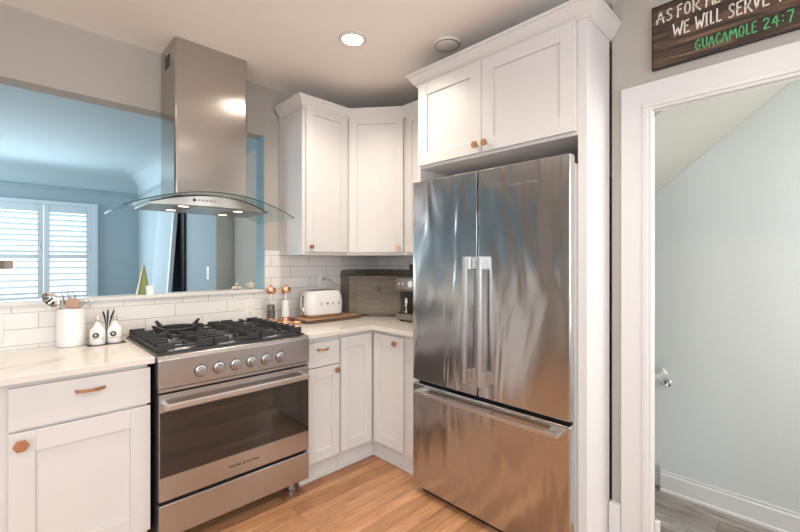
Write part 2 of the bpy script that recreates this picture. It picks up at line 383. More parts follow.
# window casing
b = MB(); b.box(-3.13, -3.05, 4.36, 4.42, .72, 2.17); b.box(-1.54, -1.475, 4.36, 4.42, .72, 2.17); b.box(-3.05, -1.54, 4.361, 4.419, 2.12, 2.169); b.box(-3.17, -1.44, 4.32, 4.42, .76, .80)
o = struct(b.obj('window_1', M['shutter'], bevel=.004))
MB().box(-3.05, -1.54, 4.48, 4.486, .8, 2.12).obj('pane', M['glass'], o)
def shutter(x0, x1, label):
    t = root('window_shutter', label, 'shutter', (x0, 4.40, .80), 0, 'plantation shutters on the dining room window')
    W = x1 - x0; Hh = 1.32; b = MB()
    b.box(0, .06, -.02, .012, 0, Hh); b.box(W - .06, W, -.02, .012, 0, Hh)
    for z0, z1 in ((0, .10), (.60, .655), (Hh - .10, Hh)): b.box(.05, W - .05, -.02, .012, z0, z1)
    b.obj('frame', M['shutter'], t, bevel=.003)
    b = MB()
    for lo, hi, n in ((.10, .60, 6), (.655, 1.22, 8)):
        for i in range(n):
            z = lo + (i + .5) * (hi - lo) / n
            b.box(.052, W - .052, -.033, .033, -.006, .006, Matrix.Translation((0, -.004, z)) @ Matrix.Rotation(R(-21), 4, 'X'))
    b.obj('louvers', M['shutter'], t)
    b = MB(); b.tube([(W - .035, -.024, .72), (W - .035, -.024, .80)], .006); b.obj('hinge', M['shutter'], t)
shutter(-2.06 + .01, -1.545, 'white plantation shutter panel nearest the right window edge')
shutter(-2.57, -2.055, 'white plantation shutter panel cut by the left frame, behind the copper pendant')
shutter(-3.045, -2.58, 'white plantation shutter panel out of frame at far left of window')

# hall with stairs behind the doorway
FH = -.18
struct(MB().box(XB, 1.0, -4.2, -1.86, FH - .1, FH).obj('floor_landing', M['greyfloor']))
b = MB()
for i in range(5): b.box(.141, 1.0, -1.86 + .27 * i, -1.59 + .27 * i, FH - .2 * (i + 1) - .1, FH - .2 * (i + 1))
struct(b.obj('floor_stairs', M['greyfloor']))
b = MB(); b.box(.74, .9, -4.2, -2.03, -1.4, CH); b.box(.80, .9, -2.03, .1, -1.4, CH); b.box(.74, .80, -2.03, .1, -.02, CH); struct(b.obj('wall_stair', M['hall']))
struct(MB().box(.141, .9, -.5, -.4, -1.4, CH).obj('wall_stair_end', M['hall']))
struct(MB().box(XB, .9, -4.3, -4.2, -.3, CH).obj('wall_hall_south', M['hall']))
# sloping underside of the upper flight
y0, z0, y1, z1 = -1.30, 1.24, -2.95, 2.605
b = MB(); mxp = Matrix(((0, 0, 1, 0), (1, 0, 0, 0), (0, 1, 0, 0), (0, 0, 0, 1)))
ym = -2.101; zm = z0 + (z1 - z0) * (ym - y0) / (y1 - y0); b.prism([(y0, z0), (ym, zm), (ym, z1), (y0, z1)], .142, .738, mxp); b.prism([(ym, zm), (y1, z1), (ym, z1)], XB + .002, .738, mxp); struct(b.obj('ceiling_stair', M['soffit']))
# baseboards
def bb_prof(z, h, t=.016): return [(0, z), (t + .012, z), (t + .012, z + .016), (t, z + .02), (t, z + h - .022), (t - .006, z + h - .016), (t - .006, z + h), (0, z + h)]
struct(MB().sweep(bb_prof(FH, .135), [(.74, -4.19), (.74, -2.034)]).obj('baseboard_stair', M['trim']))
struct(MB().box(.785, .799, -2.03, -1.6, FH, FH + .05).obj('baseboard_stair_step', M['trim']))
# doorway casing (front of the wall, towards the kitchen)
CY0, CY1, CZ = -2.240, -3.15, 2.055
b = MB()
for (a0, a1, th) in ((0, .13, .020), (.012, .035, .027)):
    b.box(XW - th, XW, CY0 + a0 - .003, CY0 + a1 - .003, 0, CZ + a1 - .003) if a0 == 0 else b.box(XW - th, XW, CY0 + a0, CY0 + a1, 0, CZ + a0)
b.box(XW - .02, XW, CY1, CY0, CZ, CZ + .127); b.box(XW - .027, XW, CY1, CY0 + .035, CZ + .012, CZ + .035); b.box(XW - .02, XW, CY1 - .13, CY1, 0, CZ + .127)
struct(b.obj('trim_6', M['trim'], bevel=.003))
b = MB(); b.box(XW - .001, XB + .003, CY0 - .006, CY0, 0, CZ); b.box(XW - .001, XB + .003, CY1, CY1 + .014, 0, CZ); b.box(XW - .001, XB + .003, CY1, CY0, CZ - .006, CZ)
struct(b.obj('trim_7', M['trim'], bevel=.002))
struct(MB().box(XW - .040, XW - .001, CY0 + .128, -2.063, 0, .195).obj('baseboard_right', M['trim'], bevel=.004))
struct(MB().box(XB - .008, XB + .016, CY0 - .026, CY0 - .0065, FH, .165).obj('baseboard_jamb', M['trim'], bevel=.003))
# ceiling fittings
def downlight(x, y, label):
    t = root('ceiling_downlight', label, 'ceiling light', (x, y, CH), 0)
    MB().lathe([(.058, -.001), (.078, -.001), (.078, -.006), (.060, -.010), (.058, -.006)], cap=False, seg=40).obj('trim_ring', M['trim'], t, smooth=True)
    MB().lathe([(.001, -.004), (.058, -.004)], cap=False, seg=40).obj('lens', M['lamp'], t)
    l = bpy.data.lights.new('downlight_glow', 'SPOT'); l.energy = 42; l.color = (1, .86, .71); l.spot_size = R(150); l.spot_blend = .8; l.shadow_soft_size = .06
    o = bpy.data.objects.new('downlight_glow', l); COL.objects.link(o); o.location = (0, 0, -.02); o.parent = t
downlight(-1.02, -.93, 'round recessed downlight, lit, in the ceiling above the corner cabinets')
downlight(-2.75, -.95, 'recessed downlight in the ceiling left of the range hood')
downlight(-1.35, -2.6, 'recessed downlight in the ceiling in front of the fridge')
downlight(-3.1, -2.9, 'recessed downlight in the ceiling behind the camera')
t = root('smoke_detector', 'round white detector on the ceiling beside the fridge cabinet crown', 'smoke detector', (-.60, -1.275, CH))
MB().lathe([(.075, -.001), (.075, -.008), (.064, -.018), (.05, -.021), (.001, -.021)], seg=36, cap=False).obj('body', M['plastic'], t, smooth=True)
MB().lathe([(.066, -.0185), (.070, -.0155), (.070, -.0135), (.066, -.016)], seg=36, cap=False).obj('vent_ring', M['lettersilver'], t)

# ------------------------------------------------------------------ cabinetry
def shaker(w_, h_, st=.06, rail=None, th=.02, flat=False):
    rail = rail or st; b = MB()
    if flat: b.box(0, w_, 0, th, 0, h_); return b
    b.box(0, st, 0, th, 0, h_); b.box(w_ - st, w_, 0, th, 0, h_); b.box(st, w_ - st, 0, th, 0, rail); b.box(st, w_ - st, 0, th, h_ - rail, h_)
    b.box(st, w_ - st, .009, th - .002, rail, h_ - rail); return b
def knob(parent, x, z, r=.021):
    b = MB(); mx = Matrix.Translation((x, 0, z)) @ Matrix.Rotation(R(90), 4, 'X')
    b.prism(disc_pts(14, .006), 0, .018, mx); b.prism(disc_pts(6, r), .018, .027, mx)
    return b.obj('knob', M['bronze'], parent, bevel=.001)
def pull(parent, x, z, L_=.10):
    b = MB(); P = [(0, -.001), (.006, -.018), (.035, -.030), (.06, -.030), (.094, -.014), (.10, -.001)]
    Q = [(.008, -.001), (.012, -.013), (.037, -.024), (.058, -.024), (.089, -.009), (.092, -.001)]
    k = L_ / .1; pts = [(p[0] * k + x, p[1]) for p in P] + [(q[0] * k + x, q[1]) for q in Q[::-1]]
    for i in range(5):
        j = 11 - i; b.prism([pts[i], pts[i + 1], pts[j - 1], pts[j]], z - .006, z + .006)
    return b.obj('pull', M['bronze'], parent)
def part_door(t, x, y, z, w_, h_, rz=0, name='door', **k):
    return shaker(w_, h_, **k).obj(name, M['cab'], t, loc=(x, y, z), rot=(0, 0, rz), bevel=.0018)

# left base cabinet
t = root('base_cabinet', 'white shaker base cabinet with wide drawer, left of the range', 'cabinet', (-2.46, -.60, 0))
MB().box(0, .50, 0, .60, .10, .892).obj('body', M['cab'], t, bevel=.002)
MB().box(0, .50, .05, .07, 0, .10).obj('toe_kick', M['cab'], t)
d = part_door(t, .034, -.02, .708, .474, .164, name='drawer', flat=True); pull(d, .20, .112, .105)
d = part_door(t, .034, -.02, .125, .474, .572, st=.078, rail=.085); knob(d, .036, .527, .0245)
# further cabinet towards the left, beyond the frame
t = root('base_cabinet', 'white shaker base cabinet at far left, mostly out of frame', 'cabinet', (-3.06, -.60, 0))
MB().box(0, .597, 0, .60, .10, .892).obj('body', M['cab'], t, bevel=.002)
MB().box(0, .597, .05, .07, 0, .10).obj('toe_kick', M['cab'], t)
d = part_door(t, .03, -.02, .708, .53, .164, name='drawer', flat=True)
d = part_door(t, .03, -.02, .125, .53, .572, st=.07)
# drawer base right of range
t = root('base_cabinet', 'narrow white base cabinet with small drawer, right of the range', 'cabinet', (-1.128, -.60, 0))
MB().box(0, .245, 0, .60, .105, .892).obj('body', M['cab'], t, bevel=.002)
b = MB(); b.box(-.03, .0, .025, .04, 0, .07); b.box(0, .245, .025, .04, 0, .105); b.box(-.03, .245, .012, .025, 0, .02); b.obj('toe_kick', M['cab'], t, bevel=.002)
d = part_door(t, .006, -.02, .71, .234, .148, name='drawer', flat=True); pull(d, .065, .105, .085)
d = part_door(t, .006, -.02, .125, .234, .577, st=.055, rail=.065); knob(d, .205, .545, .0185)
# corner cabinet
t = root('corner_base_cabinet', 'white L-shaped corner base cabinet with two shaker doors', 'cabinet', (0, 0, 0))
b = MB(); b.prism([(-.88, -.60), (-.585, -.60), (-.585, -1.03), (-.012, -1.03), (-.012, 0), (-.88, 0)], .105, .892); b.obj('body', M['cab'], t, bevel=.002)
b = MB(); b.prism([(-.88, -.575), (-.56, -.575), (-.56, -1.03), (-.545, -1.03), (-.545, -.56), (-.88, -.56)], 0, .105)
b.prism([(-.88, -.588), (-.573, -.588), (-.573, -1.03), (-.56, -1.03), (-.56, -.575), (-.88, -.575)], 0, .02); b.obj('toe_kick', M['cab'], t, bevel=.002)
d = part_door(t, -.872, -.62, .125, .258, .742, st=.062, rail=.07)
d = part_door(t, -.605, -.628, .125, .29, .742, rz=R(-90), st=.062, rail=.07); knob(d, .222, .70, .0185)
# countertops
def counter(name, label, pts):
    b = MB(); b.prism(pts, .892, .922); return tag(b.obj(name, M['quartz'], bevel=.003), label, 'countertop')
counter('countertop', 'pale veined quartz countertop left of the range', [(-3.06, -.645), (-1.938, -.645), (-1.938, .010), (-3.06, .010)])
counter('countertop', 'pale veined quartz corner countertop right of the range', [(-1.132, -.645), (-.630, -.645), (-.630, -1.031), (-.01, -1.031), (-.01, .010), (-1.132, .010)])

# upper cabinets: side cabinet, diagonal corner cabinet, narrow side cabinet
UZ0, UZ1 = 1.405, 2.47
def crown(path, h0, parent, hh=.075, out=.05):
    p = [(-.012, h0), (.006, h0), (.006, h0 + .012), (.012, h0 + .016), (.022, h0 + .03), (out * .85, h0 + hh * .78), (out, h0 + hh * .84), (out, h0 + hh), (-.012, h0 + hh)]
    return MB().sweep(p, path).obj('crown_moulding', M['cab'], parent)
t = root('upper_cabinet', 'white upper cabinet with one shaker door, nearest the range hood', 'cabinet', (-.975, -.31, 0))
MB().box(0, .375, 0, .326, UZ0, UZ1).obj('body', M['cab'], t, bevel=.002)
d = part_door(t, .022, -.02, UZ0 + .022, .352, 1.02, st=.062, rail=.07); knob(d, .030, .034, .0175)
crown([(.374, -.012), (-.004, -.012), (-.004, .30)], UZ1 - .06, t)
t = root('corner_upper_cabinet', 'white diagonal corner upper cabinet between two side cabinets', 'cabinet', (0, 0, 0))
A = (-.598, -.31); B = (-.31, -.655)
b = MB(); b.prism([(-.598, .012), (-.598, -.31), (-.31, -.655), (-.01, -.655), (-.01, .012)], UZ0, UZ1); b.obj('body', M['cab'], t, bevel=.002)
ang = math.atan2(B[1] - A[1], B[0] - A[0]); Ld = math.hypot(B[0] - A[0], B[1] - A[1])
nx, ny = math.sin(ang), -math.cos(ang)
d = part_door(t, A[0] + nx * .021 + math.cos(ang) * .022, A[1] + ny * .021 + math.sin(ang) * .022, UZ0 + .022, Ld - .044, 1.02, rz=ang, st=.062, rail=.07)
knob(d, Ld - .044 - .034, .032, .0175)
off = .012
crown([(B[0] - off, B[1] - .002), (A[0] + .004 , A[1] - off)], UZ1 - .06, t)
t = root('upper_cabinet', 'narrow white upper cabinet squeezed between corner cabinet and fridge cabinet', 'cabinet', (-.31, -.658, 0), R(-90))
MB().box(0, .37, 0, .30, UZ0, UZ1).obj('body', M['cab'], t, bevel=.002)
d = part_door(t, .012, -.02, UZ0 + .022, .34, 1.02, st=.055, rail=.07)
crown([(.37, -.012), (0, -.012)], UZ1 - .06, t)

# fridge surround and cabinet above it
FX = -.59; FY0, FY1 = -1.035, -2.06
t = root('fridge_cabinet', 'tall white cabinet surround with two doors above the fridge', 'cabinet', (FX, FY0, 0), R(-90))
Wd = FY0 - FY1; D_ = .275
MB().box(.004, Wd, .001, .57, 1.955, 2.44).obj('body', M['cab'], t, bevel=.002) if False else MB().box(.021, Wd - .041, .0, .57, 1.93, 2.465).obj('body', M['cab'], t, bevel=.002)
MB().box(0, .02, 0, .57, 0, 2.465).obj('side_panel', M['cab'], t, bevel=.0015)
b = MB(); b.box(Wd - .04, Wd, -.002, .02, 0, 2.465); b.box(Wd - .02, Wd, .02, .276, 0, 2.465); b.obj('side_panel', M['cab'], t, bevel=.0015)
wl = .458
d = part_door(t, .022, -.021, 1.945, wl, .492, st=.07, rail=.07); knob(d, wl - .028, .042, .0195)
d = part_door(t, .022 + wl + .003, -.021, 1.945, .497, .492, st=.07, rail=.07); knob(d, .028, .042, .0195)
crown([(Wd + .003, .265), (Wd + .003, -.006), (0, -.006)], 2.415, t, .10, .062) if False else None
p = [(-.012, 2.44), (.006, 2.44), (.006, 2.448), (.012, 2.452), (.022, 2.463), (.042, 2.498), (.050, 2.502), (.050, 2.515), (-.012, 2.515)]
MB().sweep(p, [(Wd + .002, .285), (Wd + .002, -.004), (-.002, -.004), (-.002, .24)]).obj('crown_moulding', M['cab'], t)

# ------------------------------------------------------------------ refrigerator
t = root('refrigerator', 'stainless steel french door refrigerator with bottom freezer drawer', 'refrigerator', (-.70, -1.092, 0), R(-90))
FW = .94; mid = .463
b = MB(); b.box(.01, FW - .012, .062, .66, .035, 1.80); b.obj('body', M['steels'], t, bevel=.004)
b = MB(); b.box(.012, FW - .014, .048, .062, .05, 1.80); b.obj('door_seal', M['black'], t)
for x0, x1, hx in ((.003, mid - .004, mid - .056), (mid + .004, FW, mid + .034)):
    b = MB(); b.box(x0, x1, 0, .048, .668, 1.826); d = b.obj('door', M['steelv'], t, bevel=.005, seg=3)
    h = MB(); h.box(hx, hx + .018, -.052, -.034, .735, 1.385)
    h.box(hx, hx + .018, -.034, .0, .735, .80); h.box(hx, hx + .018, -.034, .0, 1.32, 1.385)
    h.obj('handle', M['steels'], d, bevel=.002)
b = MB(); b.box(.003, FW, 0, .048, .045, .648); d = b.obj('freezer_drawer', M['steelv'], t, bevel=.005, seg=3)
h = MB(); h.box(.055, FW - .035, -.052, -.034, .600, .620); h.box(.055, .11, -.034, 0, .600, .620); h.box(FW - .095, FW - .035, -.034, 0, .600, .620); h.obj('handle', M['steels'], d, bevel=.002)
for x0 in (.03, FW - .12): MB().box(x0, x0 + .09, .06, .30, 1.80, 1.82).obj('hinge_cover', M['dullsteel'], t, bevel=.004)
text('lettering', 'FISHER & PAYKEL', .0145, M['lettersilver'], t, Matrix.Translation((.655, -.0006, 1.722)) @ FRONT, .0004, 1.25)
b = MB(); b.box(.04, FW - .04, .05, .08, 0.0, .05); b.obj('kick_plate', M['black'], t)

# ------------------------------------------------------------------ range
RX0, RX1, RY = -1.934, -1.148, -.68; RW = RX1 - RX0
t = root('gas_range', 'freestanding stainless steel gas range with oven under the hood', 'stove', (RX0, RY, 0))
b = MB(); b.box(.004, RW - .004, .035, .685, .085, .90); b.obj('body', M['dark'], t)
b = MB(); b.prism([(0, .775), (0, .905), (.012, .922), (.035, .925), (.06, .925), (.06, .775)][::1], 0, RW, Matrix(((0, 0, 1, 0), (1, 0, 0, 0), (0, 1, 0, 0), (0, 0, 0, 1)))); b.obj('control_panel', M['steel'], t, bevel=.001)
b = MB(); b.box(.002, RW - .002, .004, .035, .757, .771); b.obj('vent_trim', M['steel'], t, bevel=.001)
for i in range(6): MB().box(.06 + i * .12, .135 + i * .12, .002, .006, .7735, .7775).obj('vent_slot', M['black'], t)
# cooktop pan
b = MB(); b.box(0, RW, .06, .685, .90, .925); b.obj('cooktop', M['steel'], t, bevel=.002)
b = MB()
b.box(.004, RW - .004, .052, .06, .925, .932); b.box(.004, .012, .06, .675, .925, .932); b.box(RW - .012, RW - .004, .06, .675, .925, .932); b.box(.004, RW - .004, .667, .675, .925, .932)
b.obj('cooktop_rim', M['iron'], t)
for i, x in enumerate((.182, .269, .353, .437, .518, .603)):
    b = MB(); mx = Matrix.Translation((x, 0, .831)) @ Matrix.Rotation(R(90), 4, 'X')
    b.lathe([(.024, 0), (.026, .003), (.026, .006), (.020, .008), (.0185, .026), (.0165, .030), (.001, .031)], seg=24, mx=mx, cap=False)
    k = b.obj('knob', M['knob'], t, smooth=True)
    MB().lathe([(.025, 0), (.030, 0), (.030, .0015), (.025, .0015)], seg=24, mx=mx, cap=False).obj('bezel', M['letter'], k)
    b = MB(); b.box(x - .004, x + .004, -.038, -.025, .831 - .018, .831 + .018); b.obj('grip', M['knob'], k, bevel=.001)
    b = MB(); b.box(x - .0015, x + .0015, -.0012, 0, .863, .869); b.obj('indicator_mark', M['letter'], k)
# oven door
b = MB(); b.box(.003, RW - .003, 0, .034, .258, .748)
d = b.obj('oven_door', M['steel'], t, bevel=.002)
MB().box(.006, RW - .006, -.003, .001, .368, .668).obj('window', M['ovenglass'], d, bevel=.001)
b = MB(); b.box(.015, RW - .03, -.058, -.042, .690, .714); b.box(.015, .035, -.042, 0, .692, .712); b.box(RW - .05, RW - .03, -.042, 0, .692, .712); b.obj('handle', M['steels'], d, bevel=.003)
text('lettering', 'FISHER & PAYKEL', .016, M['letter'], d, Matrix.Translation((.318, -.0006, .306)) @ FRONT, .0004, 1.35)
MB().box(.003, RW - .003, 0, .03, .085, .240).obj('storage_drawer', M['steel'], t, bevel=.002)
for x, y in ((.07, .09), (RW - .07, .09), (.07, .60), (RW - .07, .60)):
    MB().lathe([(.027, 0), (.027, .012), (.022, .016), (.022, .09)], c=(x, y, 0), seg=20).obj('leg', M['steels'], t, smooth=True)
# burners
BUR = [(.15, .21, .045), (.15, .50, .055), (RW / 2, .35, .060), (RW - .15, .21, .045), (RW - .15, .50, .040)]
for x, y, r in BUR:
    k = MB().lathe([(r + .030, 0), (r + .028, .004), (r, .010), (r, .016), (.001, .016)], c=(x, y, .925), seg=28, cap=False).obj('burner', M['steels'], t, smooth=True)
    MB().lathe([(r * .78, 0), (r * .85, .004), (r * .8, .008), (.001, .010)], c=(x, y, .941), seg=28, cap=False).obj('burner_cap', M['iron'], k, smooth=True)
# three cast iron grates with long cross fingers
gz0, gz1 = .942, .970
gx = [(.012, .264), (.272, RW - .272), (RW - .264, RW - .012)]
for gi, (a, c) in enumerate(gx):
    b = MB(); m_ = (a + c) / 2
    for y in (.070, .358, .655): b.box(a, c, y, y + .012, gz0, gz0 + .012)
    n = 9
    for i in range(n):
        y = .072 + i * (.585 / (n - 1)); reach = .058 if i not in (2, 6) else .085
        if gi == 1: reach = .075 if abs(y - .35) > .13 else .05
        if i in (0, n - 1, n // 2): reach = (c - a) * .30
        b.box(a, a + reach, y - .005, y + .005, gz0 - .004, gz1); b.box(c - reach, c, y - .005, y + .005, gz0 - .004, gz1)
    b.box(a, a + .008, .070, .667, gz0 - .006, gz0 + .008); b.box(c - .008, c, .070, .667, gz0 - .006, gz0 + .008)
    b.box(m_ - .005, m_ + .005, .075, .125, gz0, gz1); b.box(m_ - .005, m_ + .005, .60, .66, gz0, gz1)
    if gi != 1: b.box(m_ - .005, m_ + .005, .31, .41, gz0, gz1)
    for x in (a + .002, c - .012):
        for y in (.072, .655): b.box(x, x + .010, y, y + .010, .926, gz0)
    b.obj('grate', M['iron'], t, bevel=.0015, seg=1)
# wok ring
t = root('wok_ring', 'black cast iron wok ring on the back left burner', 'wok ring', (RX0 + .215, RY + .49, gz1)); t.scale = (1.12, 1.12, .9)
MB().tube([(.085 * math.cos(a), .085 * math.sin(a), .012) for a in [2 * math.pi * i / 32 for i in range(32)]], .0075, 8, True).obj('ring', M['iron'], t, smooth=True)
for i in range(4):
    a = R(28 + 90 * i); b = MB()
    b.box(.055, .125, -.005, .005, 0, .012, Matrix.Rotation(a, 4, 'Z')); b.prism([(.092, .010), (.125, .0), (.148, .045), (.136, .047)], -.005, .005, Matrix.Rotation(a, 4, 'Z') @ Matrix.Rotation(R(90), 4, 'X'))
    b.obj('prong', M['iron'], t, bevel=.001)

# ------------------------------------------------------------------ range hood
t = root('range_hood', 'stainless chimney range hood with curved glass canopy', 'range hood', (0, 0, 0))
GX0, GX1, GYF, GYB = -2.035, -1.135, -.49, .012
def arcz(x, top=1.726, end=1.626):
    u = (x - (GX0 + GX1) / 2) / ((GX1 - GX0) / 2); return top - (top - end) * u * u
b = MB(); n = 36; th = .006; V = []
for i in range(n + 1):
    x = GX0 + (GX1 - GX0) * i / n; u = (x - (GX0 + GX1) / 2) / ((GX1 - GX0) / 2)
    yf = GYF - .045 * (1 - u * u); z = arcz(x)
    V.append([b.bm.verts.new(p) for p in ((x, yf, z), (x, GYB, z), (x, GYB, z + th), (x, yf, z + th))])
edge = []
for i in range(n):
    for k in range(4):
        f = b.bm.faces.new((V[i][k], V[i][(k + 1) % 4], V[i + 1][(k + 1) % 4], V[i + 1][k])); f.material_index = 1 if k == 3 else 0
b.bm.faces.new(V[0]).material_index = 0; b.bm.faces.new(V[-1][::-1]).material_index = 0
g = b.obj('glass_canopy', [M['hoodglass'], M['glassedge']], t)
# steel body under the glass
BX0, BX1 = -1.890, -1.232; bz = 1.664
b = MB(); n = 28; lo = []; hi = []
for i in range(n + 1):
    x = BX0 + (BX1 - BX0) * i / n; u = (x - (BX0 + BX1) / 2) / ((BX1 - BX0) / 2); yf = -.335 - .105 * (1 - u * u)
    lo.append((x, yf)); zt = max(bz + .006, arcz(x) - .004); hi.append((x, yf, zt))
V = []
for (x, yf), (_, _, zt) in zip(lo, hi):
    V.append([b.bm.verts.new(p) for p in ((x, yf, bz), (x, GYB, bz), (x, GYB, zt), (x, yf, zt))])
for i in range(n):
    for k in range(4): b.bm.faces.new((V[i][k], V[i][(k + 1) % 4], V[i + 1][(k + 1) % 4], V[i + 1][k]))
b.bm.faces.new(V[0]); b.bm.faces.new(V[-1][::-1]); hb = b.obj('body', M['hoodbody'], t, smooth=True)
MB().tube([(p[0], p[1] - .001, p[2]) for p in hi], .0028, 8).obj('top_seal', M['black'], t, smooth=True)
b = MB(); b.box(-1.66, -1.48, -.36, -.04, bz - .001, bz + .001)
b.obj('filter', M['steels'], t)
for x, y in ((-1.728, -.335), (-1.728, -.10), (-1.415, -.305), (-1.415, -.065)):
    k = MB().lathe([(.027, 0), (.031, 0), (.030, -.0015), (.027, -.0015)], c=(x, y, bz), seg=24, cap=False).obj('lamp_ring', M['chrome'], t, smooth=True)
    MB().lathe([(.001, 0), (.027, 0)], c=(x, y, bz - .001), seg=24, cap=False).obj('lamp', M['hoodlamp'], k)
    l = bpy.data.lights.new('hood_glow', 'SPOT'); l.energy = 2.2; l.color = (1, .80, .55); l.spot_size = R(120); l.spot_blend = .6; l.shadow_soft_size = .03
    o = bpy.data.objects.new('hood_glow', l); COL.objects.link(o); o.location = (x, y, bz - .012); o.parent = t
for i in range(6):
    x = -1.70 + i * .020; u = (x - (BX0 + BX1) / 2) / ((BX1 - BX0) / 2); yf = -.335 - .105 * (1 - u * u)
    MB().lathe([(.0055 if i else .008, 0), (.0055 if i else .008, .004), (.001, .005)], seg=14, mx=Matrix.Translation((x, yf, 1.692)) @ Matrix.Rotation(R(90), 4, 'X'), cap=False).obj('button', M['black'] if i == 0 else M['lettersilver'], t)
# chimney: lower and upper sleeves
CXa, CXb, CYf = -1.752, -1.332, -.262
def sleeve(z0, z1, ins, name, r=.018):
    b = MB(); x0, x1, yf = CXa + ins, CXb - ins, CYf + ins
    pts = [(x0, GYB), (x0, yf + r)] + [(x0 + r - r * math.cos(a), yf + r - r * math.sin(a)) for a in [R(90 * i / 6) for i in range(1, 6)]] + [(x0 + r, yf), (x1 - r, yf)]
    pts += [(x1 - r + r * math.sin(a), yf + r - r * math.cos(a)) for a in [R(90 * i / 6) for i in range(1, 6)]] + [(x1, yf + r), (x1, GYB)]
    b.prism(pts, z0, z1); return b.obj(name, M['steelh'], t, smooth=True)
sleeve(1.735, 2.34, 0, 'chimney_lower'); sleeve(2.34, CH - .001, .002, 'chimney_upper')
b = MB(); b.box(CXa + .0005, CXa + .0025, -.16, -.07, 2.49, 2.565); v_ = b.obj('vent_grille', M['dark'], t)

# ------------------------------------------------------------------ counter items
ZC = .922
# utensil crock
t = root('utensil_crock', 'round white ceramic utensil crock on the left countertop', 'crock', (-2.186, -.058, ZC)); t.scale = (1, 1, 1.05)
MB().lathe([(.055, 0), (.061, .006), (.061, .181), (.058, .185), (.055, .181), (.053, .02), (.001, .016)], seg=44, cap=False).obj('body', M['white'], t, smooth=True)
def utensil(name, label, build, mats, cat='utensil'):
    t2 = root(name, label, cat, (-2.186, -.058, ZC + .038)); build(t2); return t2
def slotted(t2):
    MB().tube([(.03, 0, 0), (-.03, -.005, .14), (-.05, -.012, .175)], .0045).obj('handle', M['chrome'], t2, smooth=True)
    b = MB(); mx = Matrix.Translation((-.083, -.02, .205)) @ Matrix.Rotation(R(45), 4, 'Y') @ Matrix.Rotation(R(60), 4, 'X') @ Matrix.Diagonal((1.35, 1, 1, 1))
    b.lathe([(.034, .012), (.033, .012), (.028, .004), (.015, -.002), (.001, -.003)], seg=24, mx=mx, cap=False)
    o = b.obj('bowl', M['chrome'], t2, smooth=True)
    b = MB()
    for u, v_ in ((-.012, 0), (0, .012), (.012, 0), (0, -.012), (0, 0)): b.lathe([(.0035, 0), (.0035, .004)], c=(u, v_, -.0005), seg=8, mx=mx)
    b.obj('hole', M['black'], o)
utensil('slotted_spoon', 'steel slotted spoon leaning out of the crock to the left', slotted, 0)
def meatfork(t2):
    MB().tube([(-.03, .01, 0), (-.005, .02, .15), (0, .022, .18)], .0045).obj('handle', M['chrome'], t2, smooth=True)
    b = MB(); b.box(-.026, .026, .020, .024, .176, .190)
    for x in (-.024, 0, .024): b.tube([(x, .022, .185), (x - .006, .022, .215), (x - .014, .022, .243)], [.0035, .003, .0015])
    b.obj('tines', M['dullsteel'], t2)
utensil('serving_fork', 'steel three-tined fork standing at the back of the crock', meatfork, 0)
def spat(t2):
    MB().tube([(-.02, -.02, 0), (.01, -.012, .14)], .005).obj('handle', M['dark'], t2, smooth=True)
    b = MB(); b.prism([(-.028, .0), (.036, .0), (.034, .048), (.024, .056), (-.020, .056), (-.028, .04)], -.004, .004, Matrix.Translation((-.001, -.02, .155)) @ Matrix.Rotation(R(-38), 4, 'Z') @ Matrix.Rotation(R(8), 4, 'Y') @ Matrix.Rotation(R(90), 4, 'X')); b.obj('blade', M['wood_light'], t2, bevel=.002)
utensil('spatula', 'pinkish wooden spatula blade in the middle of the crock', spat, 0)
def whisk(t2):
    b = MB(); b.tube([(.0, 0, 0), (.02, .01, .13)], .0045); b.obj('handle', M['chrome'], t2, smooth=True)
    b = MB()
    for k in range(3):
        a = R(60 * k); pts = []
        for i in range(13):
            s = i / 12; r = .016 * math.sin(math.pi * s); pts.append((.02 + .055 * (1 - abs(2 * s - 1)) + r * math.cos(a) * (1 if s < .5 else 1), .01 + (s - .5) * .03 * math.cos(a), .13 + .065 * (1 - abs(2 * s - 1)) + (s - .5) * .03 * math.sin(a)))
        b.tube(pts, .001, 5)
    b.obj('wires', M['chrome'], t2)
utensil('whisk', 'thin wire whisk leaning out of the crock to the right', whisk, 0)
# oil and vinegar cruets in a caddy
def cruet(x, y, label):
    t = root('cruet', label, 'cruet bottle', (x, y, ZC + .004), R(-20), 'oil and vinegar cruets')
    b = MB(); prof = [(.032, 0), (.034, .006), (.034, .064), (.029, .082), (.015, .096), (.0115, .112), (.0125, .116), (.001, .117)]
    b.lathe(prof, seg=32, cap=False); b.obj('bottle', M['white'], t, smooth=True)
    MB().lathe([(.010, .116), (.012, .120), (.012, .128), (.007, .134), (.010, .141), (.006, .148), (.001, .149)], seg=18, cap=False).obj('stopper', M['steels'], t, smooth=True)
    b = MB(); mx = Matrix.Rotation(R(0), 4, 'Z') @ Matrix.Translation((0, -.0335, .050)) @ Matrix.Rotation(R(90), 4, 'X')
    b.lathe([(.0145, 0), (.0145, .0026)], seg=24, mx=mx); k = b.obj('emblem', M['letter'], t)
    b = MB(); b.box(-.006, .006, -.0372, -.035, .050, .052); b.box(-.004, .004, -.0372, -.035, .055, .057); b.box(-.004, .004, -.0372, -.035, .045, .047); b.obj('emblem_mark', M['white'], k)
cruet(-2.083, -.125, 'left white oil cruet with round black emblem and grey stopper')
cruet(-2.007, -.120, 'right white cruet with round black emblem, beside the range')
t = root('cruet_caddy', 'thin wire caddy holding the two white cruets', 'caddy', (-2.044, -.122, ZC))
MB().box(-.085, .082, -.040, .040, 0, .004).obj('base', M['dark'], t, bevel=.001)
b = MB(); b.tube([(-.082, -.034, .035), (.080, -.034, .035), (.080, .034, .035), (-.082, .034, .035)], .0012, 6, True)
